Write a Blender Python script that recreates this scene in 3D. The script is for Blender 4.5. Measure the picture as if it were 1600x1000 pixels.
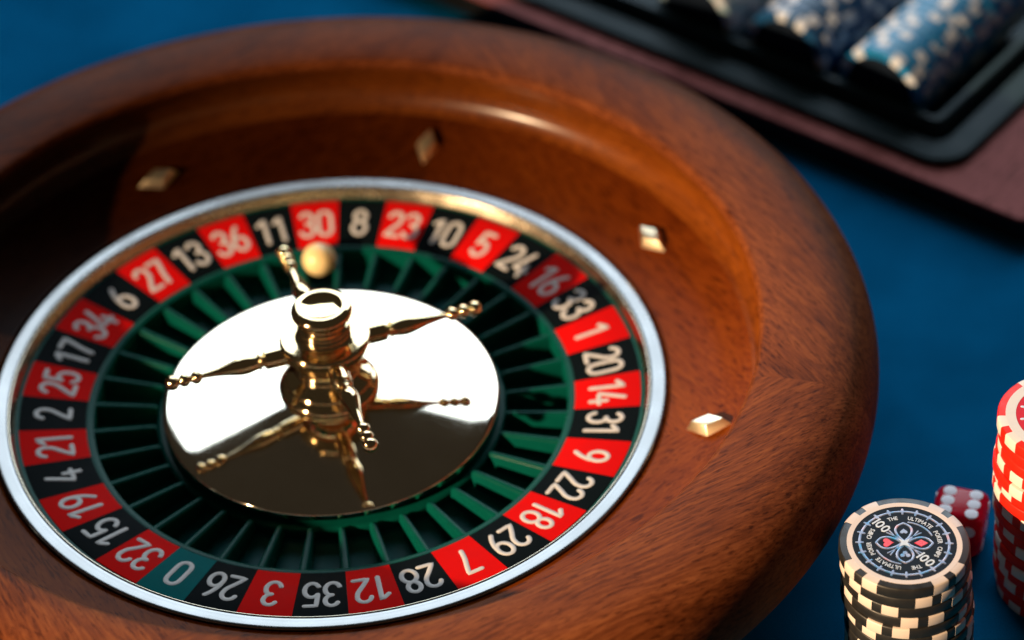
import bpy, bmesh, math, random
from mathutils import Vector, Matrix

for o in list(bpy.data.objects):
    bpy.data.objects.remove(o)
SC = bpy.context.scene
COL = SC.collection
U = 0.1                      # one drawing unit = 0.1 m (radius of the number ring)
PI = math.pi
random.seed(7)

# ------------------------------------------------------------------ camera
cd = bpy.data.cameras.new('camera')
cam = bpy.data.objects.new('camera', cd)
COL.objects.link(cam)
SC.camera = cam
cd.sensor_width = 36.0
cd.lens = 36.0 * 4520.56 / 1600.0
cd.clip_start = 0.02
cd.clip_end = 50.0
Rv = Vector((0.99233489, -0.11753922, -0.03815753))
Uv = Vector((0.10512505, 0.6405919, 0.76065152))
Wv = Vector((0.06496298, 0.75883236, -0.64803801))
Cpos = Vector((0.0, -6.98685746, 6.18838163))
m = Matrix((Rv, Uv, -Wv)).transposed().to_4x4()
m.translation = Cpos * U
cam.matrix_world = m
cd.dof.use_dof = True
cd.dof.focus_distance = 8.50 * U
cd.dof.aperture_fstop = 6.2
cd.dof.aperture_blades = 0

# ------------------------------------------------------------------ world + lamps
w = bpy.data.worlds.new('World')
SC.world = w
w.use_nodes = True
bg = w.node_tree.nodes['Background']
bg.inputs[0].default_value = (0.92, 0.75, 0.54, 1)
bg.inputs[1].default_value = 0.030

def lamp(name, kind, loc, energy, color, **kw):
    l = bpy.data.lights.new(name, kind)
    l.energy = energy
    l.color = color
    for k, v in kw.items():
        setattr(l, k, v)
    o = bpy.data.objects.new(name, l)
    o.location = Vector(loc) * U
    COL.objects.link(o)
    return o

# tall window on the far side of the room (cool daylight)
win = lamp('window_light', 'AREA', (6.9, 26.0, 17.5), 130.0, (0.72, 0.87, 1.0), shape='RECTANGLE', size=3.25, size_y=2.06)
win.rotation_euler = (math.radians(90 - 0), 0, 0)
win.rotation_euler = (Vector((0, 0, 0)) - Vector((0, 26, 0))).to_track_quat('-Z', 'Y').to_euler()
# small warm lamp low on the left
KA, KE = math.radians(-149.5), math.radians(21.3)
kd = Vector((math.cos(KE) * math.cos(KA), math.cos(KE) * math.sin(KA), math.sin(KE)))
key = lamp('warm_lamp', 'SPOT', kd * 40.0 + Vector((1.1, -.5, 0)), 1780.0, (1.0, 0.69, 0.40), shadow_soft_size=0.036, spot_size=math.radians(9.6), spot_blend=1.0)
key.rotation_euler = (-kd).to_track_quat('-Z', 'Y').to_euler()

SC.render.engine = 'CYCLES'
SC.cycles.sample_clamp_indirect = 6.0
SC.cycles.max_bounces = 8
SC.cycles.use_denoising = True
vs = SC.view_settings
vs.view_transform = 'Standard'
vs.look = 'None'
vs.gamma = 1.0
vs.exposure = 0.0
vs.use_curve_mapping = False

# ------------------------------------------------------------------ material helpers
def mat(name):
    m = bpy.data.materials.new(name)
    m.use_nodes = True
    nt = m.node_tree
    return m, nt, nt.nodes['Principled BSDF']

def setp(b, **kw):
    names = dict(base='Base Color', rough='Roughness', metal='Metallic', coat='Coat Weight', coatr='Coat Roughness',
                 spec='Specular IOR Level', trans='Transmission Weight', ior='IOR', sheen='Sheen Weight',
                 sheenr='Sheen Roughness', sheent='Sheen Tint', sss='Subsurface Weight', aniso='Anisotropic')
    for k, v in kw.items():
        i = b.inputs[names[k]]
        i.default_value = (*v, 1) if isinstance(v, tuple) and len(v) == 3 else v

def noise_node(nt, vec, scale, detail=4, rough=.55):
    n = nt.nodes.new('ShaderNodeTexNoise')
    n.inputs['Scale'].default_value = scale
    n.inputs['Detail'].default_value = detail
    n.inputs['Roughness'].default_value = rough
    if vec is not None:
        nt.links.new(vec, n.inputs['Vector'])
    return n

def ramp_node(nt, fac, stops):
    r = nt.nodes.new('ShaderNodeValToRGB')
    e = r.color_ramp.elements
    while len(e) < len(stops):
        e.new(.5)
    for x, (p, c) in zip(e, stops):
        x.position = p
        x.color = (*c, 1)
    nt.links.new(fac, r.inputs[0])
    return r

def map_range(nt, v, a, b, c, d):
    n = nt.nodes.new('ShaderNodeMapRange')
    n.inputs[1].default_value = a; n.inputs[2].default_value = b
    n.inputs[3].default_value = c; n.inputs[4].default_value = d
    nt.links.new(v, n.inputs[0])
    return n.outputs[0]

def bump(nt, b, h, strength, dist):
    n = nt.nodes.new('ShaderNodeBump')
    n.inputs['Strength'].default_value = strength
    n.inputs['Distance'].default_value = dist
    nt.links.new(h, n.inputs['Height'])
    nt.links.new(n.outputs[0], b.inputs['Normal'])
    return n

def wear(m, nt, b, base, amt=.12, rough=(.3, .45), scale=90):
    """slight uneven tone and gloss so that no plain surface is dead even"""
    tc = nt.nodes.new('ShaderNodeTexCoord')
    n = noise_node(nt, tc.outputs['Object'], scale, 5)
    lo = tuple(c * (1 - amt) for c in base)
    hi = tuple(min(1, c * (1 + amt)) for c in base)
    r = ramp_node(nt, n.outputs[0], [(.3, lo), (.7, hi)])
    nt.links.new(r.outputs[0], b.inputs['Base Color'])
    nt.links.new(map_range(nt, n.outputs[0], .3, .7, *rough), b.inputs['Roughness'])

def plain(name, base, rough=(.3, .4), amt=.1, scale=90, **kw):
    m, nt, b = mat(name)
    wear(m, nt, b, base, amt, rough, scale)
    setp(b, **kw)
    return m

def wood(name, dark, mid, light, rough, coat, coatr, grain=1.0, bumpd=.00025, spec=.5, shade=(1.0, 1.0)):
    m, nt, b = mat(name)
    tc = nt.nodes.new('ShaderNodeTexCoord')
    oi = nt.nodes.new('ShaderNodeObjectInfo')
    add = nt.nodes.new('ShaderNodeVectorMath'); add.operation = 'MULTIPLY_ADD'
    add.inputs[1].default_value = (1, 1, 1)
    sh = nt.nodes.new('ShaderNodeVectorMath'); sh.operation = 'SCALE'
    sh.inputs[0].default_value = (1.7, 3.1, 2.3)
    nt.links.new(oi.outputs['Random'], sh.inputs['Scale'])
    nt.links.new(tc.outputs['Object'], add.inputs[0])
    nt.links.new(sh.outputs[0], add.inputs[2])
    # gentle waviness of the grain
    wv = noise_node(nt, add.outputs[0], 7, 2)
    wsub = nt.nodes.new('ShaderNodeVectorMath'); wsub.operation = 'MULTIPLY_ADD'
    wsub.inputs[1].default_value = (.016, .016, .016)
    nt.links.new(wv.outputs['Color'], wsub.inputs[0])
    nt.links.new(add.outputs[0], wsub.inputs[2])
    def stretched(sx, sy, sz):
        mp = nt.nodes.new('ShaderNodeMapping')
        mp.inputs['Scale'].default_value = (sx, sy, sz)
        nt.links.new(wsub.outputs[0], mp.inputs['Vector'])
        return mp.outputs[0]
    broad = noise_node(nt, stretched(22, 4.5, 22), 1.6, 4, .6)
    fine = noise_node(nt, stretched(380, 27, 380), 2.4 * grain, 7, .68)
    pore = noise_node(nt, stretched(560, 62, 560), 3.0 * grain, 3, .5)
    mix = nt.nodes.new('ShaderNodeMath'); mix.operation = 'MULTIPLY_ADD'
    nt.links.new(fine.outputs[0], mix.inputs[0]); mix.inputs[1].default_value = .62
    s2 = nt.nodes.new('ShaderNodeMath'); s2.operation = 'MULTIPLY'; s2.inputs[1].default_value = .42
    nt.links.new(broad.outputs[0], s2.inputs[0]); nt.links.new(s2.outputs[0], mix.inputs[2])
    r = ramp_node(nt, mix.outputs[0], [(.38, dark), (.52, mid), (.66, light)])
    pr = ramp_node(nt, pore.outputs[0], [(.36, (.34, .28, .26)), (.44, (1, 1, 1))])
    mul = nt.nodes.new('ShaderNodeMix'); mul.data_type = 'RGBA'; mul.blend_type = 'MULTIPLY'
    mul.inputs[0].default_value = .75
    nt.links.new(r.outputs[0], mul.inputs[6]); nt.links.new(pr.outputs[0], mul.inputs[7])
    sep = nt.nodes.new('ShaderNodeSeparateXYZ')
    nt.links.new(tc.outputs['Object'], sep.inputs[0])
    dr = nt.nodes.new('ShaderNodeVectorMath'); dr.operation = 'SCALE'     # shade painted into the wood colour along the plank
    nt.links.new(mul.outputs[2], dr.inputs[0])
    nt.links.new(map_range(nt, sep.outputs['Y'], -.10, .10, *shade), dr.inputs['Scale'])
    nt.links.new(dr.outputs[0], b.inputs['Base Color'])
    nt.links.new(map_range(nt, fine.outputs[0], .3, .7, rough[0], rough[1]), b.inputs['Roughness'])
    setp(b, coat=coat, coatr=coatr, spec=spec)
    bump(nt, b, mix.outputs[0], .35, bumpd)
    return m

M = {}
RIMC = ((.048, .011, .0032), (.142, .035, .0095), (.235, .067, .019))
BOWLC = ((.080, .0135, .0018), (.140, .0275, .0030), (.19, .043, .005))
DRIFT = [(1.15, 1.0), (1.0, .66), (.66, .42), (.5, 1.2)]  # painted shade per quarter (start, end): wood colour dimmed toward the far left
BOWL_SHADE = [(1.0, 1.0), (1.15, .30), (.27, .10), (.25, 1.1)]
TRACK_SHADE = [(1.0, 1.0), (1.0, .46), (.44, .02), (.08, .9)]
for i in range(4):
    M['rim_wood%d' % i] = wood('rim_wood', *RIMC, (.46, .60), .0, .35, 1.0, spec=.035, shade=DRIFT[i])
    M['track_wood%d' % i] = wood('track_wood', (.10, .020, .002), (.185, .044, .004), (.25, .066, .007), (.40, .48), .42, .24, .8, .00005, spec=.05, shade=TRACK_SHADE[i])
    M['bowl_wood%d' % i] = wood('bowl_wood', *BOWLC, (.42, .52), (.06), .24, .8, .00006, spec=.0, shade=BOWL_SHADE[i])
M['case_wood'] = wood('case_wood', (.26, .068, .060), (.33, .095, .085), (.39, .12, .11), (.55, .65), .0, .4, .6, .0001, spec=.04)

def felt():
    m, nt, b = mat('blue_felt')
    tc = nt.nodes.new('ShaderNodeTexCoord')
    n1 = noise_node(nt, tc.outputs['Object'], 1500, 6, .8)
    n2 = noise_node(nt, tc.outputs['Object'], 14, 3, .6)
    mx = nt.nodes.new('ShaderNodeMath'); mx.operation = 'MULTIPLY_ADD'
    nt.links.new(n1.outputs[0], mx.inputs[0]); mx.inputs[1].default_value = .5
    s = nt.nodes.new('ShaderNodeMath'); s.operation = 'MULTIPLY'; s.inputs[1].default_value = .5
    nt.links.new(n2.outputs[0], s.inputs[0]); nt.links.new(s.outputs[0], mx.inputs[2])
    r = ramp_node(nt, mx.outputs[0], [(.36, (.0006, .068, .165)), (.64, (.003, .150, .34))])
    nt.links.new(r.outputs[0], b.inputs['Base Color'])
    setp(b, rough=1.0, spec=.0)
    bump(nt, b, n1.outputs[0], .6, .0004)
    return m
M['felt'] = felt()

M['gold'] = plain('polished_brass', (.86, .66, .37), (.055, .08), .03, 40, metal=1.0)
M['disc'] = plain('disc_brass', (.84, .75, .60), (.03, .05), .04, 70, metal=1.0)
M['deflector'] = plain('deflector_brass', (.96, .80, .54), (.34, .42), .05, 120, metal=1.0)
M['band'] = plain('band_brass', (.52, .45, .34), (.20, .30), .06, 120, metal=1.0)
M['ring'] = plain('silver_ring', (.215, .212, .208), (.22, .32), .03, 60, metal=1.0)
M['red'] = plain('red_enamel', (.56, .003, .002), (.5, .6), .06, 150, spec=.01)
M['black'] = plain('black_enamel', (.0022, .0042, .0048), (.5, .6), .10, 150, spec=.012)
M['zero'] = plain('green_enamel', (.002, .095, .098), (.5, .6), .08, 150, spec=.01)
M['green'] = plain('green_plastic', (.0008, .052, .040), (.22, .34), .12, 110, spec=.04)
M['pocket'] = plain('teal_pocket', (.0010, .075, .078), (.3, .42), .15, 110, spec=.04)
M['digit'] = plain('cream_print', (.52, .50, .48), (.5, .6), .05, 200, spec=.08)
M['ball'] = plain('ivory_ball', (.80, .60, .30), (.25, .35), .04, 200, sss=.08)
M['chip_black'] = plain('chip_black', (.014, .013, .012), (.38, .52), .18, 300)
M['chip_cream'] = plain('chip_cream', (.66, .56, .50), (.40, .55), .04, 300)
M['chip_red'] = plain('chip_red', (.66, .016, .006), (.36, .50), .06, 300, spec=.15)
M['chip_white'] = plain('chip_white', (.68, .62, .56), (.40, .52), .05, 300)
M['label_dark'] = plain('label_dark', (.006, .010, .018), (.35, .45), .2, 300, spec=.06)
M['label_red'] = plain('label_red', (.56, .004, .015), (.3, .4), .08, 300, spec=.08)
M['print_white'] = plain('print_white', (.55, .62, .72), (.25, .35), .06, 300)
M['print_black'] = plain('print_black', (.012, .012, .014), (.25, .35), .06, 300)
M['print_red'] = plain('print_red', (.72, .02, .035), (.25, .35), .06, 300)

def foil():
    """holographic foil print: hue shifts across the label"""
    m, nt, b = mat('print_foil')
    tc = nt.nodes.new('ShaderNodeTexCoord')
    n = noise_node(nt, tc.outputs['Object'], 260, 2, .6)
    r = ramp_node(nt, n.outputs[0], [(.30, (.04, .24, .42)), (.45, (.17, .21, .31)), (.58, (.28, .30, .38)), (.70, (.46, .26, .27))])
    nt.links.new(r.outputs[0], b.inputs['Base Color'])
    setp(b, rough=.28, metal=.35)
    return m
M['foil'] = foil()
M['tray'] = plain('black_tray_plastic', (.012, .028, .034), (.45, .55), .12, 80, spec=.08)
M['case_side'] = plain('case_black_side', (.006, .007, .008), (.6, .7), .2, 80, spec=.2)
M['row_blue'] = plain('chip_blue', (.003, .13, .31), (.35, .5), .1, 200)
M['row_navy'] = plain('chip_navy', (.002, .045, .13), (.35, .5), .1, 200)
M['row_pale'] = plain('chip_pale_blue', (.24, .36, .43), (.35, .5), .1, 200)
M['row_spot'] = plain('chip_tan_spot', (.46, .50, .56), (.4, .55), .06, 200)
def die_mat():
    m, nt, b = mat('red_acrylic')
    setp(b, base=(.72, .006, .03), rough=.2, trans=.28, ior=1.4, spec=.12)
    return m
M['die'] = die_mat()
M['pip'] = plain('die_pip_white', (.80, .80, .84), (.4, .5), .04, 200)

# ------------------------------------------------------------------ mesh helpers (coordinates in drawing units)
def mesh(name, verts, faces, mats, midx=None, smooth=True, sharp=35):
    me = bpy.data.meshes.new(name)
    me.from_pydata([tuple(c * U for c in v) for v in verts], [], faces)
    if not isinstance(mats, (list, tuple)):
        mats = [mats]
    for x in mats:
        me.materials.append(x)
    if midx:
        for p, i in zip(me.polygons, midx):
            p.material_index = i
    bm = bmesh.new(); bm.from_mesh(me)
    bmesh.ops.recalc_face_normals(bm, faces=bm.faces)
    bm.to_mesh(me); bm.free()
    if smooth:
        me.polygons.foreach_set('use_smooth', [True] * len(me.polygons))
        me.set_sharp_from_angle(angle=math.radians(sharp))
    me.update()
    return me

def obj(name, me, parent=None, loc=(0, 0, 0), rot=(0, 0, 0)):
    o = bpy.data.objects.new(name, me)
    COL.objects.link(o)
    o.location = Vector(loc) * U
    o.rotation_euler = rot
    o.parent = parent
    return o

def tag(o, label, cat, group=None):
    o['label'] = label
    o['category'] = cat
    if group:
        o['group'] = group
    return o

def thing(name, label, cat, loc, rotz=0, group=None):
    o = bpy.data.objects.new(name, None)
    COL.objects.link(o)
    o.empty_display_size = .02
    o.location = Vector(loc) * U
    o.rotation_euler = (0, 0, rotz)
    return tag(o, label, cat, group)

def spline(pts, sub=5, closed=False):
    """Catmull-Rom through the points"""
    out = []
    n = len(pts)
    rng = n if closed else n - 1
    for i in range(rng):
        p0 = pts[(i - 1) % n] if closed or i > 0 else pts[0]
        p1 = pts[i]; p2 = pts[(i + 1) % n]
        p3 = pts[(i + 2) % n] if closed or i + 2 < n else pts[-1]
        for k in range(sub):
            t = k / sub
            out.append(tuple(.5 * (2 * b + (c - a) * t + (2 * a - 5 * b + 4 * c - d) * t * t + (3 * b - a - 3 * c + d) * t ** 3)
                             for a, b, c, d in zip(p0, p1, p2, p3)))
    if not closed:
        out.append(tuple(pts[-1]))
    return out

def lathe(prof, n=192, a0=0.0, a1=2 * PI, z0=0.0, caps=False):
    full = abs(a1 - a0 - 2 * PI) < 1e-6
    cols = n if full else n + 1
    V, F = [], []
    np_ = len(prof)
    for i in range(cols):
        a = a0 + (a1 - a0) * i / n
        c, s = math.cos(a), math.sin(a)
        for r, z in prof:
            V.append((r * c, r * s, z + z0))
    for i in range(n):
        i2 = (i + 1) % cols
        for j in range(np_ - 1):
            if prof[j][0] < 1e-7 and prof[j + 1][0] < 1e-7:
                continue
            F.append((i * np_ + j, i2 * np_ + j, i2 * np_ + j + 1, i * np_ + j + 1))
    if caps and not full:
        F.append(tuple(range(np_)))
        F.append(tuple((cols - 1) * np_ + j for j in reversed(range(np_))))
    return V, F

def loft_close(prof):
    return prof + [prof[0]]

def box(x0, x1, y0, y1, z0, z1):
    V = [(x, y, z) for z in (z0, z1) for x, y in ((x0, y0), (x1, y0), (x1, y1), (x0, y1))]
    F = [(0, 3, 2, 1), (4, 5, 6, 7), (0, 1, 5, 4), (1, 2, 6, 5), (2, 3, 7, 6), (3, 0, 4, 7)]
    return V, F

def join(parts):
    V, F = [], []
    for v, f in parts:
        o = len(V)
        V += v
        F += [tuple(i + o for i in q) for q in f]
    return V, F

def stroke(path, hw, hz, closed=False, seg=8, lift=lambda x, y: 0.0):
    """flat round-ended stroke along a 2D path, lying on lift(x, y)"""
    pts = [Vector(p) for p in path]
    n = len(pts)
    rings = []
    def frame(i):
        a = pts[(i - 1) % n] if closed or i > 0 else pts[i]
        b = pts[(i + 1) % n] if closed or i < n - 1 else pts[i]
        t = (b - a)
        t = t.normalized() if t.length > 1e-9 else Vector((1, 0))
        return t, Vector((-t.y, t.x))
    def ring(p, nn, k):
        q = []
        for j in range(seg):
            a = 2 * PI * j / seg
            x = p + nn * (hw * k * math.cos(a))
            q.append((x.x, x.y, lift(x.x, x.y) + hz * math.sin(a) * (k if k < .99 else 1)))
        return q
    if closed:
        for i in range(n):
            t, nn = frame(i)
            rings.append(ring(pts[i], nn, 1))
    else:
        t, nn = frame(0)
        for b in (75, 45, 18):
            br = math.radians(b)
            rings.append(ring(pts[0] - t * hw * math.sin(br), nn, math.cos(br)))
        for i in range(n):
            t, nn = frame(i)
            rings.append(ring(pts[i], nn, 1))
        for b in (18, 45, 75):
            br = math.radians(b)
            rings.append(ring(pts[-1] + t * hw * math.sin(br), nn, math.cos(br)))
    V = [v for q in rings for v in q]
    F = []
    R_ = len(rings)
    for i in range(R_ if closed else R_ - 1):
        i2 = (i + 1) % R_
        for j in range(seg):
            j2 = (j + 1) % seg
            F.append((i * seg + j, i * seg + j2, i2 * seg + j2, i2 * seg + j))
    if not closed:
        F.append(tuple(reversed(range(seg))))
        F.append(tuple((R_ - 1) * seg + j for j in range(seg)))
    return V, F

def arc(cx, cy, rx, ry, a0, a1, n=14):
    return [(cx + rx * math.cos(math.radians(a0 + (a1 - a0) * i / n)), cy + ry * math.sin(math.radians(a0 + (a1 - a0) * i / n))) for i in range(n + 1)]

def line(*p, n=5):
    out = []
    for a, b in zip(p, p[1:]):
        out += [(a[0] + (b[0] - a[0]) * i / n, a[1] + (b[1] - a[1]) * i / n) for i in range(n)]
    return out + [p[-1]]

# ------------------------------------------------------------------ table
ZT = -0.30
me = mesh('table_top', *join([box(-14, 14, -9, 16, ZT - .4, ZT)]), M['felt'], smooth=False)
o = obj('table_top', me); o['kind'] = 'structure'

# ------------------------------------------------------------------ roulette bowl (wooden)
bowl = thing('roulette_bowl', 'large round reddish-brown wooden roulette bowl with a broad rounded rim', 'roulette bowl', (0, 0, ZT))
rim_prof = spline([(1.376, .290), (1.372, .306), (1.378, .319), (1.392, .327), (1.44, .336), (1.51, .341), (1.58, .338), (1.63, .326), (1.675, .306),
                   (1.712, .272), (1.735, .228), (1.747, .175), (1.746, .125), (1.735, .080), (1.713, .044), (1.68, .014), (1.63, -.014), (1.575, -.055), (1.54, -.12), (1.52, -.2), (1.512, -.297)], 5)
track_prof = spline([(1.376, .290), (1.384, .27), (1.397, .235), (1.402, .195), (1.395, .160), (1.375, .132), (1.352, .1165)], 6)
bowl_prof = spline([(1.352, .1165), (1.34, .1108), (1.25, .072), (1.16, .044), (1.10, .030), (1.087, .026), (1.085, -.06)], 6)
SEAM = math.radians(-21.5)
V, F = lathe(rim_prof, 64, -PI / 4, PI / 4, -ZT)
rim_me = mesh('rim_segment', V, F, M['rim_wood0'], sharp=60)
V, F = lathe(bowl_prof, 64, -PI / 4, PI / 4, -ZT)
bowl_me = mesh('bowl_segment', V, F, M['bowl_wood0'], sharp=60)
V, F = lathe(track_prof, 64, -PI / 4, PI / 4, -ZT)
track_me = mesh('ball_track', V, F, M['track_wood0'], sharp=60)
for i in range(4):          # front, right, far, left quarter, each from its own plank, shade painted per quarter
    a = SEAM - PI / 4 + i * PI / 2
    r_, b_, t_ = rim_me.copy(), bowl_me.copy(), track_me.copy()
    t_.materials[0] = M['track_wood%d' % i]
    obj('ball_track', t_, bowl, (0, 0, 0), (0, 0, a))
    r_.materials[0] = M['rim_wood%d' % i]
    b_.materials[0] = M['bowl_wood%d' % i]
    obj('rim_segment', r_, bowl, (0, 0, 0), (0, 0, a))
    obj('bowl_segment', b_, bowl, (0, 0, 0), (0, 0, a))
V, F = lathe([(1.084, -.06), (1.08, -.2), (.3, -.2), (0.0, -.2)], 128, z0=-ZT)
obj('bowl_bottom', mesh('bowl_bottom', V, F, M['bowl_wood0']), bowl)
V, F = lathe([(1.512, -.297), (1.49, -.2995), (0, -.2995)], 128, z0=-ZT)
obj('base', mesh('base', V, F, M['rim_wood0']), bowl)

def deflector_mesh():
    L, W_, H = .084, .046, .042
    l2, w2 = .052, .027
    V = [(L, 0, -.012), (0, W_, -.012), (-L, 0, -.012), (0, -W_, -.012), (L, 0, .004), (0, W_, .004), (-L, 0, .004), (0, -W_, .004),
         (l2, 0, H), (0, w2, H), (-l2, 0, H), (0, -w2, H)]
    F = [(0, 1, 5, 4), (1, 2, 6, 5), (2, 3, 7, 6), (3, 0, 4, 7), (4, 5, 9, 8), (5, 6, 10, 9), (6, 7, 11, 10), (7, 4, 8, 11), (8, 9, 10, 11), (3, 2, 1, 0)]
    me = mesh('deflector', V, F, M['deflector'], smooth=False)
    bm = bmesh.new(); bm.from_mesh(me)
    bmesh.ops.bevel(bm, geom=[e for e in bm.edges], offset=.0028 * U, segments=2, affect='EDGES', profile=.5)
    bm.to_mesh(me); bm.free()
    me.polygons.foreach_set('use_smooth', [True] * len(me.polygons))
    me.set_sharp_from_angle(angle=math.radians(28))
    return me
dme = deflector_mesh()
SL = math.atan2(.072 - .044, 1.25 - 1.16)
for i in range(8):
    a = math.radians(-20.4 + 45 * i)
    d = obj('deflector', dme, bowl, (1.243 * math.cos(a), 1.243 * math.sin(a), .060 - ZT))
    rot = Matrix.Rotation(a, 4, 'Z') @ Matrix.Rotation(-SL, 4, 'Y')
    if i % 2:
        rot = rot @ Matrix.Rotation(PI / 2, 4, 'Z')
    d.rotation_euler = rot.to_euler()

# ------------------------------------------------------------------ rotor
RZ = -.16
rotor = thing('roulette_rotor', 'round roulette wheel head with red and black number ring and polished brass centre', 'roulette wheel', (0, 0, RZ))
def rpart(name, prof, material, n=192, parent=None, sharp=35):
    V, F = lathe(prof, n, z0=-RZ)
    return obj(name, mesh(name, V, F, material, sharp=sharp), parent or rotor)
rpart('outer_ring', spline([(1.031, -.01), (1.031, .026), (1.033, .0325), (1.038, .0350), (1.050, .0358), (1.064, .0366), (1.074, .0366), (1.0795, .033), (1.0810, .024), (1.0810, -.04)], 4), M['ring'], 256, sharp=60)
rpart('brass_band', spline([(1.010, -.006), (1.012, .002), (1.018, .016), (1.0235, .029), (1.026, .033), (1.029, .030), (1.030, .0)], 3), M['band'], 256, sharp=60)
SLP = .029 / .2142
def ring_z(r):
    return (r - 1) * SLP
rpart('number_ring', [(1.0105, -.0005)] + [(1.002, -.0012), (.998, ring_z(.998) - .003), (.788, ring_z(.788) - .003), (.784, -.0305), (.772, -.033), (.766, -.036), (.763, -.044), (.763, -.135)], M['green'], 256)
rpart('pocket_floor', [(.764, -.112), (.70, -.116), (.62, -.112), (.556, -.104)], M['pocket'])
rpart('pocket_hub', spline([(.566, -.13), (.565, -.080), (.562, -.073), (.556, -.069), (.54, -.068), (.50, -.068)], 3), M['green'])
rpart('centre_disc', [(.0, .036), (.10, .033), (.15, .0275)] + [(.15 + .375 * t / 8, .0275 - .0455 * t / 8) for t in range(1, 9)] +
      [(.533, -.0195), (.539, -.0220), (.5425, -.0260), (.5430, -.031), (.5425, -.046)], M['disc'], 256, sharp=60)

# numbers
SEQ = [0, 32, 15, 19, 4, 21, 2, 25, 17, 34, 6, 27, 13, 36, 11, 30, 8, 23, 10, 5, 24, 16, 33, 1, 20, 14, 31, 9, 22, 18, 29, 7, 28, 12, 35, 3, 26]
REDS = {1, 3, 5, 7, 9, 12, 14, 16, 18, 19, 21, 23, 25, 27, 30, 32, 34, 36}
PHI = -2.18012504
STEP = 2 * PI / 37
DIG = {
    '0': [(spline([(.21, .95), (.33, .90), (.385, .76), (.39, .5), (.385, .24), (.33, .10), (.21, .05), (.09, .10), (.035, .24), (.03, .5), (.035, .76), (.09, .90)], 3, True), True)],
    '1': [(line((.06, .76), (.25, .95), (.25, .05)), False)],
    '2': [(arc(.205, .745, .175, .205, 170, -10, 14) + spline([(.372, .66), (.33, .53), (.20, .33), (.04, .06)], 3)[1:] + line((.04, .06), (.40, .06))[1:], False)],
    '3': [(arc(.20, .745, .165, .205, 155, -62, 12) + [(.20, .53)], False), ([(.20, .53)] + arc(.20, .30, .185, .25, 62, -158, 14), False)],
    '4': [(line((.24, .95), (.02, .27), (.42, .27)), False), (line((.31, .48), (.31, .05)), False)],
    '5': [(line((.37, .94), (.08, .94), (.055, .53)), False), (arc(.205, .325, .185, .275, 143, -150, 16), False)],
    '6': [(arc(.21, .305, .18, .255, 0, 360, 22)[:-1], True), (spline([(.035, .34), (.07, .56), (.16, .78), (.27, .95)], 4), False)],
    '7': [(line((.03, .94), (.39, .94)) + spline([(.39, .94), (.30, .66), (.19, .34), (.13, .05)], 4)[1:], False)],
    '8': [(arc(.21, .745, .155, .205, 0, 360, 20)[:-1], True), (arc(.21, .295, .185, .245, 0, 360, 22)[:-1], True)],
}
DIG['9'] = [([(.42 - x, 1 - y) for x, y in p], c) for p, c in DIG['6']]
DH = .121           # digit height
dig_cache = {}
def digit_mesh(ch, off):
    k = (ch, round(off, 4))
    if k in dig_cache:
        return dig_cache[k]
    parts = []
    for path, closed in DIG[ch]:
        q = []
        for x, y in path:
            q.append((.8925 - DH / 2 + y * DH, -(off + (x - .21) * DH)))
        # stroke() offsets are in the same plane; heights follow the slope of the ring
        parts.append(stroke(q, .0077, .0016, closed, 8, lambda x, y: ring_z(x) + .0012))
    V, F = join(parts)
    dig_cache[k] = mesh('digit', V, F, M['digit'], sharp=80)
    return dig_cache[k]

def panel_mesh(material):
    V, F = [], []
    n = 6
    g = .0016
    for j, (r, dz) in enumerate(((.7885, -.004), (.7885, .0004), (.7905, .0010), (.9965, .0010), (.9985, .0004), (.9985, -.004))):
        h = STEP / 2 - g / 2 / r * .5
        for i in range(n + 1):
            a = -h + 2 * h * i / n
            V.append((r * math.cos(a), r * math.sin(a), ring_z(r) + dz))
    for j in range(5):
        for i in range(n):
            F.append((j * (n + 1) + i, j * (n + 1) + i + 1, (j + 1) * (n + 1) + i + 1, (j + 1) * (n + 1) + i))
    return mesh('number_panel', V, F, material, sharp=40)
pm = {k: panel_mesh(M[k]) for k in ('red', 'black', 'zero')}
for k, num in enumerate(SEQ):
    col = 'zero' if num == 0 else ('red' if num in REDS else 'black')
    p = obj('number_panel', pm[col], rotor, (0, 0, -RZ), (0, 0, PHI - k * STEP))
    p['label'] = '%s panel numbered %d' % ({'zero': 'green', 'red': 'red', 'black': 'black'}[col], num)
    s = str(num)
    if len(s) == 1:
        obj('digit', digit_mesh(s, 0), p)
    else:
        wl = .028 if '1' in s else .0305
        obj('digit', digit_mesh(s[0], -wl), p)
        obj('digit', digit_mesh(s[1], wl), p)

# frets between the pockets
def fret_mesh():
    cols = []
    n = 16
    for i in range(n + 1):
        t = i / n
        r = .566 + (.768 - .566) * t
        top = -.052 + .012 * t + (.0 if 0 < i else -.004)
        hw = .0100 + .0035 * t
        cols.append([(r, -hw * 1.5, -.130), (r, -hw, top - .008), (r, -hw * .72, top - .002), (r, 0, top), (r, hw * .72, top - .002), (r, hw, top - .008), (r, hw * 1.5, -.130)])
    V = [v for c in cols for v in c]
    F = []
    for i in range(n):
        for j in range(6):
            F.append((i * 7 + j, (i + 1) * 7 + j, (i + 1) * 7 + j + 1, i * 7 + j + 1))
    F.append(tuple(range(7))); F.append(tuple(n * 7 + j for j in reversed(range(7))))
    return mesh('fret', V, F, M['green'], sharp=50)
fm = fret_mesh()
for k in range(37):
    obj('fret', fm, rotor, (0, 0, -RZ), (0, 0, PHI - (k + .5) * STEP))

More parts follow.
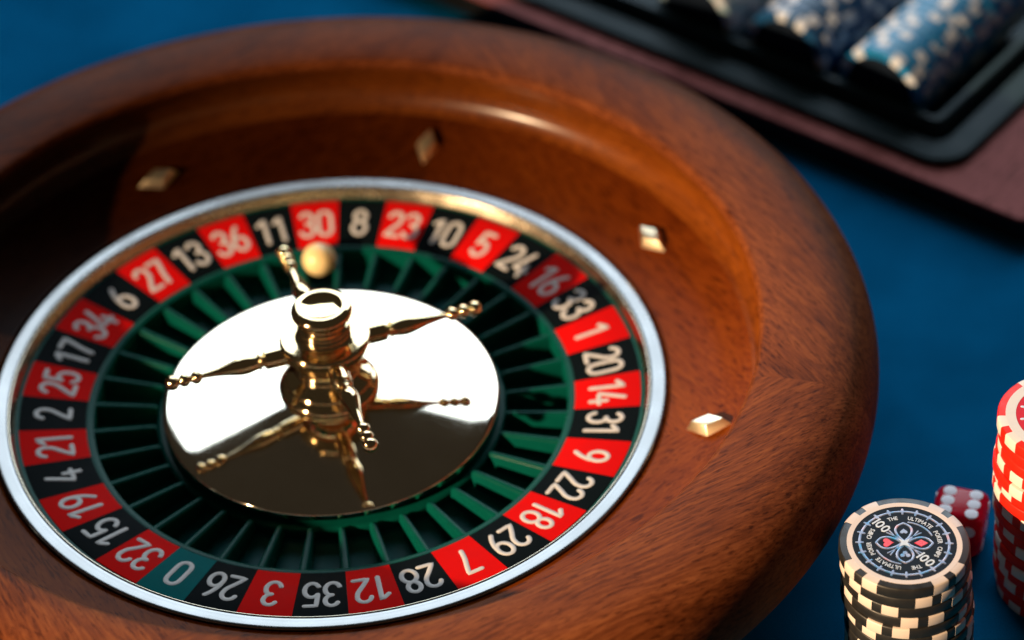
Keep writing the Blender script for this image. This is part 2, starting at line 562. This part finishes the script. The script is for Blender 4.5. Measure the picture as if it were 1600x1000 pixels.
# turret
tp = spline([(.16, .030), (.163, .036), (.160, .046), (.150, .056), (.140, .062), (.137, .067), (.141, .071), (.139, .077), (.124, .086), (.106, .098), (.099, .106), (.1015, .111), (.1035, .116), (.0985, .121), (.0945, .128), (.098, .142),
             (.112, .158), (.128, .178), (.139, .200), (.1445, .219), (.1455, .229), (.143, .2365), (.137, .2410), (.116, .2435), (.096, .2460), (.0865, .2495), (.0815, .255), (.0845, .260), (.0870, .265), (.0840, .270), (.0800, .2735), (.0815, .278), (.0840, .282), (.0800, .287),
             (.0720, .291), (.0685, .297), (.0675, .303), (.0710, .311), (.085, .321), (.0955, .333), (.0985, .344), (.0955, .354), (.088, .3605), (.078, .3640), (.070, .3648),
             (.0655, .3635), (.060, .3610), (.048, .3575), (.034, .3547), (.018, .3532), (.0, .3528)], 5)
turret = rpart('turret', tp, M['gold'], 128, sharp=80)
# arms: turned spindles
arm_prof = spline([(.10, .0), (.10, .0262), (.105, .027), (.150, .027), (.196, .0262), (.200, .0245), (.2035, .019), (.207, .0165), (.211, .018), (.214, .0235), (.218, .0245),
                   (.222, .021), (.232, .0215), (.250, .0245), (.268, .0255), (.288, .0235), (.315, .0185), (.345, .0135), (.38, .0098), (.400, .0085)], 4)
for c_, rb_ in ((.4225, .0205), (.4605, .0205), (.4990, .0225)):       # three turned balls at the tip
    for a_ in range(-62, 63 if c_ < .49 else 91, 8):
        q_ = math.radians(min(a_, 90))
        arm_prof.append((c_ + rb_ * math.sin(q_), max(rb_ * math.cos(q_), 0.0)))
arm_prof.append((.4990 + .0225, 0.0))
V = []; F = []
n = 28
for i in range(n):
    a = 2 * PI * i / n
    for x, r in arm_prof:
        r = max(r, 0) * (1.22 if x < .40 else 1.10)
        V.append((x, r * math.cos(a), r * math.sin(a)))
L_ = len(arm_prof)
for i in range(n):
    i2 = (i + 1) % n
    for j in range(L_ - 1):
        F.append((i * L_ + j, i2 * L_ + j, i2 * L_ + j + 1, i * L_ + j + 1))
arm_me = mesh('arm', V, F, M['gold'], sharp=80)
for i in range(4):
    obj('arm', arm_me, rotor, (0, 0, .198 - RZ), (0, 0, math.radians(12 + 90 * i)))

# ball
V, F = lathe([(.057 * math.sin(PI * i / 24), -.057 * math.cos(PI * i / 24)) for i in range(25)], 48)
ba = math.radians(89.2)
ball = obj('roulette_ball', mesh('roulette_ball', V, F, M['ball'], sharp=180), None, (.704 * math.cos(ba), .704 * math.sin(ba), -.018))
tag(ball, 'small cream ball resting in the pocket of red 30', 'ball')

# ------------------------------------------------------------------ poker chips
CR, CH = .1907, .0417
def chip_profile(g=0.0, inner=0.0):
    R_, h = CR + g, CH - .0012
    b = .005
    z0, z1 = 0 - g * .5, h + g * .5
    return [(inner, z0), (R_ - b, z0), (R_ - b * .35, z0 + b * .3), (R_, z0 + b), (R_, z1 - b), (R_ - b * .35, z1 - b * .3), (R_ - b, z1), (inner, z1)]
def chip_body(material):
    V, F = lathe(chip_profile(), 96)
    return mesh('poker_chip', V, F, material, sharp=45)
def spot_mesh(material):
    pr = chip_profile(.0007, CR * .862)
    V, F = lathe(pr, 8, math.radians(-7.4), math.radians(7.4), caps=True)
    return mesh('edge_spot', V, F, material, sharp=45)
def chip(x, y, z, rot, bodyme, spotme, label, group, tilt=0):
    o = obj('poker_chip', bodyme, None, (x, y, z), (tilt, 0, rot))
    tag(o, label, 'poker chip', group)
    for q in range(4):
        for d in (-12.2, 12.2):
            obj('edge_spot', spotme, o, (0, 0, 0), (0, 0, math.radians(90 * q + d)))
    return o

def flat_poly(pts, z, h=.0007):
    n = len(pts)
    V = [(x, y, z - .001) for x, y in pts] + [(x, y, z + h) for x, y in pts]
    F = [tuple(range(n, 2 * n))] + [(i, (i + 1) % n, (i + 1) % n + n, i + n) for i in range(n)]
    return V, F

_letters = {}
def letter(ch):
    if ch not in _letters:
        c = bpy.data.curves.new('glyph', 'FONT')
        c.body = ch
        c.size = 1.0
        c.resolution_u = 2
        c.offset = .012
        c.extrude = .01
        ob = bpy.data.objects.new('glyph', c)
        COL.objects.link(ob)
        dg = bpy.context.evaluated_depsgraph_get()
        dg.update()
        me = bpy.data.meshes.new_from_object(ob.evaluated_get(dg))
        V = [tuple(v.co) for v in me.vertices]
        F = [tuple(p.vertices) for p in me.polygons]
        xs = [v[0] for v in V] or [0]
        _letters[ch] = (V, F, min(xs), max(xs))
        bpy.data.objects.remove(ob)
        bpy.data.meshes.remove(me)
        bpy.data.curves.remove(c)
    return _letters[ch]

def arc_text(txt, r, a_mid, size, z, h=.0006, squeeze=.82):
    """letters along a circle, tops outward, clockwise"""
    adv = []
    for ch in txt:
        if ch == ' ':
            adv.append(.30)
        else:
            V, F, a, b = letter(ch)
            adv.append((b - a) + .10)
    tot = sum(adv) * size * squeeze
    pos = -tot / 2
    out = []
    for ch, ad in zip(txt, adv):
        wd = ad * size * squeeze
        if ch != ' ':
            V, F, a, b = letter(ch)
            mid = (a + b) / 2
            ang = a_mid - (pos + wd / 2) / r
            c, s = math.cos(ang), math.sin(ang)
            q = []
            for x, y, zz in V:
                tx = (x - mid) * size * squeeze
                ry = r + (y - .36) * size
                q.append((ry * c + tx * s, ry * s - tx * c, z + (h if zz > 0 else -.001)))
            out.append((q, F))
        pos += wd
    return out

def line_text(txt, cx, cy, ang, size, z, h=.0008):
    xs = 0
    items = []
    for ch in txt:
        V, F, a, b = letter(ch)
        items.append((V, F, a, b, xs)); xs += (b - a) + .06
    out = []
    c, s = math.cos(ang), math.sin(ang)
    for V, F, a, b, x0 in items:
        q = []
        for x, y, zz in V:
            px = (x - a + x0 - xs / 2) * size
            py = (y - .36) * size
            q.append((cx + px * c - py * s, cy + px * s + py * c, z + (h if zz > 0 else -.001)))
        out.append((q, F))
    return out

def annulus(r0, r1, z, h=.0006, n=72):
    return lathe([(r0, z - .001), (r0, z + h), (r1, z + h), (r1, z - .001)], n)

def gear(r, z, nodes, hw, rad, spike):
    parts = [stroke([(r * math.cos(2 * PI * i / 64), r * math.sin(2 * PI * i / 64)) for i in range(64)], hw, .0008, True, 6, lambda x, y: z)]
    for k in range(nodes):
        a = 2 * PI * k / nodes
        c, s = math.cos(a), math.sin(a)
        parts.append(stroke([((r - spike) * c, (r - spike) * s), ((r + spike) * c, (r + spike) * s)], hw * .9, .0009, False, 6, lambda x, y: z))
    dots = []
    for k in range(nodes):
        a = 2 * PI * k / nodes
        dots.append(flat_poly([(r * math.cos(a) + rad * math.cos(2 * PI * j / 8), r * math.sin(a) + rad * math.sin(2 * PI * j / 8)) for j in range(8)], z, .0013))
    return parts, dots

def heart(cx, cy, s, ang):
    pts = []
    for i in range(32):
        t = 2 * PI * i / 32
        x = 16 * math.sin(t) ** 3 / 17
        y = (13 * math.cos(t) - 5 * math.cos(2 * t) - 2 * math.cos(3 * t) - math.cos(4 * t)) / 17
        pts.append((x, y))
    c, q = math.cos(ang), math.sin(ang)
    return [(cx + s * (x * c - y * q), cy + s * (x * q + y * c)) for x, y in pts]

ZL = CH - .0012
def chip_face_black(o):
    obj('cream_ring', mesh('cream_ring', *annulus(CR * .795, CR * .877, ZL, .0008), M['chip_cream']), o)
    obj('label_disc', mesh('label_disc', *lathe([(0, ZL + .0004), (CR * .80, ZL + .0004)], 72), M['label_dark']), o)
    z = ZL + .0005
    R_ = CR
    LR = (0, 0, math.radians(-43.5))
    g, dots = gear(R_ * .68, z, 20, R_ * .020, R_ * .034, R_ * .05)
    obj('printed_gear', mesh('printed_gear', *join(g + dots), M['foil']), o, (0, 0, 0), LR)
    T = []
    for base in (0, PI):
        T += arc_text('THE', R_ * .545, base + math.radians(107), R_ * .105, z)
        T += arc_text('ULTIMATE', R_ * .545, base + math.radians(60), R_ * .105, z)
        T += arc_text('POKER', R_ * .545, base + math.radians(14), R_ * .105, z)
        T += arc_text('CHIPS', R_ * .545, base + math.radians(-20), R_ * .105, z)
    obj('printed_text', mesh('printed_text', *join(T), M['print_white'], smooth=False), o, (0, 0, 0), LR)
    N = line_text('100', -R_ * .32, R_ * .36, math.radians(-50), R_ * .235, z + .0006) + line_text('100', R_ * .32, -R_ * .36, math.radians(-50), R_ * .235, z + .0006)
    obj('printed_value', mesh('printed_value', *join(N), M['print_white'], smooth=False), o, (0, 0, 0), LR)
    P = []
    for k in range(4):
        a = math.radians(90 * k)
        def rot(x, y):
            return (x * math.cos(a) - y * math.sin(a), x * math.sin(a) + y * math.cos(a))
        for sgn in (1, -1):
            P.append(stroke([rot(x * R_, sgn * y * R_) for x, y in spline([(.03, .0), (.14, .085), (.26, .125), (.36, .095), (.43, .0)], 4)], R_ * .019, .0009, False, 6, lambda x, y: z))
            P.append(stroke([rot(x * R_, sgn * y * R_) for x, y in spline([(.05, .02), (.14, .14), (.22, .26)], 4)], R_ * .013, .0009, False, 6, lambda x, y: z))
    P += [stroke(arc(0, 0, R_ * .455, R_ * .455, 22, 80, 16), R_ * .016, .0009, False, 6, lambda x, y: z), stroke(arc(0, 0, R_ * .455, R_ * .455, 202, 260, 16), R_ * .016, .0009, False, 6, lambda x, y: z)]
    obj('printed_petals', mesh('printed_petals', *join(P), M['foil']), o, (0, 0, 0), LR)
    star = []
    for k in range(8):
        r = R_ * (.125 if k % 2 == 0 else .045)
        a = math.radians(45 + 45 * k)
        star.append((r * math.cos(a), r * math.sin(a)))
    obj('printed_star', mesh('printed_star', *flat_poly(star, z, .0014), M['print_white'], smooth=False), o, (0, 0, 0), LR)
    obj('printed_heart', mesh('printed_heart', *flat_poly(heart(-R_ * .255, 0, R_ * .095, PI / 2), z, .0010), M['print_red'], smooth=False), o, (0, 0, 0), LR)
    d = R_ * .105
    obj('printed_diamond', mesh('printed_diamond', *flat_poly([(R_ * .255 + d, 0), (R_ * .255, d * .72), (R_ * .255 - d, 0), (R_ * .255, -d * .72)], z, .0010), M['print_red'], smooth=False), o, (0, 0, 0), LR)
    obj('printed_spade', mesh('printed_spade', *join([flat_poly(heart(0, R_ * .245, R_ * .062, PI), z, .0010)]), M['foil'], smooth=False), o, (0, 0, 0), LR)
    cl = [flat_poly([(cx * R_ + R_ * .036 * math.cos(2 * PI * j / 12), cy * R_ + R_ * .036 * math.sin(2 * PI * j / 12)) for j in range(12)], z, .0010 + e) for cx, cy, e in ((0, -.215, 0), (.042, -.27, .0001), (-.042, -.27, .0002))]
    obj('printed_club', mesh('printed_club', *join(cl), M['foil'], smooth=False), o, (0, 0, 0), LR)

def chip_face_red(o):
    obj('cream_ring', mesh('cream_ring', *annulus(CR * .72, CR * .877, ZL, .0008), M['chip_white']), o)
    obj('label_disc', mesh('label_disc', *lathe([(0, ZL + .0004), (CR * .725, ZL + .0004)], 72), M['label_red']), o)
    z = ZL + .0005
    g, dots = gear(CR * .56, z, 14, CR * .026, CR * .042, CR * .085)
    obj('printed_gear', mesh('printed_gear', *join(g), M['print_white']), o)
    obj('printed_nodes', mesh('printed_nodes', *join(dots), M['print_black'], smooth=False), o)
    N = line_text('5', -CR * .28, CR * .05, math.radians(-10), CR * .34, z + .0006) + line_text('5', CR * .28, -CR * .05, math.radians(-10), CR * .34, z + .0006)
    obj('printed_value', mesh('printed_value', *join(N), M['print_white'], smooth=False), o)

ORD = ['topmost', 'second', 'third', 'fourth', 'fifth', 'sixth', 'seventh', 'eighth', 'ninth', 'tenth', 'eleventh', 'twelfth', 'thirteenth', 'fourteenth', 'fifteenth', 'sixteenth', 'seventeenth', 'eighteenth', 'nineteenth', 'twentieth']
bb, bs = chip_body(M['chip_black']), spot_mesh(M['chip_cream'])
rb, rs = chip_body(M['chip_red']), spot_mesh(M['chip_white'])

BX, BY, NB = 1.611, -1.152, 12
rnd = random.Random(5)
b_rot = [33.5, 16, 51, 2, 61, 28, 70, 45, 10, 80, 36, 59]
for i in range(NB):
    z = ZT + (NB - 1 - i) * CH
    x = BX + .0040 * i + (rnd.uniform(-.004, .004) if i else 0)
    y = BY + (rnd.uniform(-.004, .004) if i else 0)
    if i == 0:
        lab = 'topmost black and cream poker chip with heart and diamond emblem on its face'
    elif i == NB - 1:
        lab = 'bottom black and cream chip of the short stack, on the blue felt'
    else:
        lab = '%s chip from the top of the short black and cream stack' % ORD[i]
    o = chip(x, y, z, math.radians(b_rot[i]), bb, bs, lab, 'black chips in the short stack')
    if i == 0:
        chip_face_black(o)
RX, RY, NR = 2.128, -.912, 17
for i in range(NR):
    z = ZT + (NR - 1 - i) * CH
    x = RX + .0034 * i + (rnd.uniform(-.005, .005) if i else 0) - (.012 if i > 3 else 0)
    y = RY + (rnd.uniform(-.005, .005) if i else 0)
    if i == 0:
        lab = 'topmost red and cream poker chip with red gear-ring face at the right edge'
    elif i == NR - 1:
        lab = 'bottom red and cream chip of the tall stack at the right edge'
    else:
        lab = '%s chip from the top of the tall red and cream stack' % ORD[i]
    rr = [100, 60, 74, 20, 47, 8, 83, 35, 66, 12, 52, 80, 25, 5, 40, 71, 18][i]
    o = chip(x, y, z, math.radians(rr), rb, rs, lab, 'red chips in the tall stack')
    if i == 0:
        chip_face_red(o)

# ------------------------------------------------------------------ die
DE = .168
def die_mesh():
    me = mesh('die', *box(-DE / 2, DE / 2, -DE / 2, DE / 2, 0, DE), M['die'], smooth=False)
    bm = bmesh.new(); bm.from_mesh(me)
    bmesh.ops.bevel(bm, geom=bm.edges[:] + bm.verts[:], offset=.036 * U, segments=6, affect='EDGES', profile=.5)
    bm.to_mesh(me); bm.free()
    me.polygons.foreach_set('use_smooth', [True] * len(me.polygons))
    return me
die = obj('die', die_mesh(), None, (1.912, -.680, ZT), (0, 0, math.radians(-24)))
tag(die, 'translucent red die with white pips showing a six, between the chip stacks', 'die')
V, F = lathe([(.0, .0006), (.0190, .0006), (.0208, .0002), (.0212, -.004)], 20)
pip_me = mesh('pip', V, F, M['pip'])
q = .041
FACE = {6: [(-q, -q * 1.05), (-q, 0), (-q, q * 1.05), (q, -q * 1.05), (q, 0), (q, q * 1.05)], 1: [(0, 0)], 2: [(-q, -q), (q, q)], 5: [(-q, -q), (q, q), (-q, q), (q, -q), (0, 0)],
        3: [(-q, -q), (0, 0), (q, q)], 4: [(-q, -q), (q, q), (-q, q), (q, -q)]}
h = DE / 2
for val, nrm, ux, uy in ((6, (0, 0, 1), (1, 0, 0), (0, 1, 0)), (1, (0, 0, -1), (1, 0, 0), (0, -1, 0)), (2, (0, -1, 0), (1, 0, 0), (0, 0, 1)), (5, (0, 1, 0), (-1, 0, 0), (0, 0, 1)),
                         (3, (1, 0, 0), (0, 1, 0), (0, 0, 1)), (4, (-1, 0, 0), (0, -1, 0), (0, 0, 1))):
    n_, x_, y_ = Vector(nrm), Vector(ux), Vector(uy)
    for a, b in FACE[val]:
        p = Vector((0, 0, h)) + n_ * h + x_ * a + y_ * b
        e = obj('pip', pip_me, die, p)
        e.rotation_euler = Matrix((x_, y_, n_)).transposed().to_euler()

# ------------------------------------------------------------------ chip case in the background
CA = math.radians(-44.5)
av = Vector((math.cos(CA), math.sin(CA))); bv = Vector((-math.sin(CA), math.cos(CA)))
case = thing('chip_case', 'open chip case with brown wooden edge and black plastic tray behind the wheel', 'chip case', (0, 0, ZT), CA)
S0, S1, T0, T1 = -2.45, 1.26, 2.26, 4.6      # outer board
def rrect(ins, z, rad, base):
    s0, s1, t0, t1 = base
    s0 += ins; s1 -= ins; t0 += ins; t1 -= ins
    pts = []
    for cx, cy, a0 in ((s1 - rad, t0 + rad, -90), (s1 - rad, t1 - rad, 0), (s0 + rad, t1 - rad, 90), (s0 + rad, t0 + rad, 180)):
        for i in range(9):
            a = math.radians(a0 + 90 * i / 8)
            pts.append((cx + rad * math.cos(a), cy + rad * math.sin(a), z - ZT))
    return pts
def loft(rings, cap_end=False, cap_start=False):
    V = [v for r in rings for v in r]
    n = len(rings[0])
    F = []
    for i in range(len(rings) - 1):
        for j in range(n):
            j2 = (j + 1) % n
            F.append((i * n + j, i * n + j2, (i + 1) * n + j2, (i + 1) * n + j))
    if cap_end:
        F.append(tuple((len(rings) - 1) * n + j for j in range(n)))
    if cap_start:
        F.append(tuple(reversed(range(n))))
    return V, F
OUT = (S0, S1, T0, T1)
TR = (S0 + .30, .91, T0 + .085, T1 - .30)
V, F = loft([rrect(.0, ZT + .0005, .03, OUT), rrect(.0, -0.2140, .03, OUT), rrect(.004, -0.2100, .03, OUT)])
obj('side_band', mesh('side_band', V, F, M['case_side'], sharp=40), case)
V, F = loft([rrect(.002, -0.2105, .03, OUT), rrect(.0, -0.2060, .03, OUT), rrect(.004, -0.2000, .03, OUT), rrect(.06, -0.2000, .10, TR)])
obj('wooden_frame', mesh('wooden_frame', V, F, M['case_wood'], sharp=40), case)
rings = [rrect(.0, -0.1990, .13, TR), rrect(-.002, -0.1800, .13, TR), rrect(.004, -0.1720, .13, TR), rrect(.018, -0.1690, .12, TR), rrect(.100, -0.1690, .07, TR), rrect(.106, -0.1730, .06, TR),
         rrect(.112, -0.2000, .05, TR), rrect(.128, -0.2020, .04, TR), rrect(.134, -0.1500, .035, TR), rrect(.142, -0.1250, .035, TR), rrect(.150, -0.1180, .03, TR), rrect(.172, -0.1180, .02, TR),
         rrect(.180, -0.1250, .02, TR), rrect(.188, -0.1500, .02, TR), rrect(.194, -0.2960, .02, TR)]
V, F = loft(rings, cap_end=True)
obj('tray', mesh('tray', V, F, M['tray'], sharp=30), case)

# chips lying on edge in the tray
TRR = .174
def tray_chip(bodym, spotm):
    n = 48
    V, F, MI = [], [], []
    pr = [(0, 0), (TRR * .8, 0), (TRR - .004, 0), (TRR, .004), (TRR, CH - .005), (TRR - .004, CH - .001), (TRR * .8, CH - .001), (0, CH - .001)]
    V, F = lathe(pr, n)
    k = 0
    for i in range(n):
        a = (360 * (i + .5) / n) % 90 - 45
        sp = 4 < abs(a) < 19
        for j in range(len(pr) - 1):
            MI.append(2 if j in (0, 6) else (1 if sp and 1 <= j <= 5 else 0))
    return mesh('poker_chip', V, F, [bodym, spotm, M['label_dark']], MI, sharp=40)
ROWS = [(.480, 20, 'row_blue', 'row_spot', 'bright blue chip on edge, %s from the near end of the rightmost tray row', 'chips in the rightmost tray row'),
        (.065, 18, 'row_navy', 'row_spot', 'dark blue chip on edge, %s from the near end of the middle tray row', 'chips in the middle tray row'),
        (-.350, 16, 'row_pale', 'row_spot', 'pale blue chip on edge, %s from the near end of the leftmost tray row', 'chips in the leftmost tray row')]
for s, cnt, bmn, smn, lab, grp in ROWS:
    cm = tray_chip(M[bmn], M[smn])
    for i in range(cnt):
        t = 2.540 + i * CH
        p = av * s + bv * t
        o = obj('poker_chip', cm, None, (p.x + rnd.uniform(-.003, .003), p.y, -.120))
        ax = Vector((bv.x, bv.y, 0)); rx = Vector((av.x, av.y, 0)); up = Vector((0, 0, 1))
        o.rotation_euler = (Matrix((rx, -up, ax)).transposed().to_4x4() @ Matrix.Rotation(rnd.uniform(0, 2 * PI), 4, 'Z')).to_euler()
        tag(o, lab % ('nearest' if i == 0 else ORD[i]) if i else lab.replace('%s from the near end', 'nearest end chip'), 'poker chip', grp)
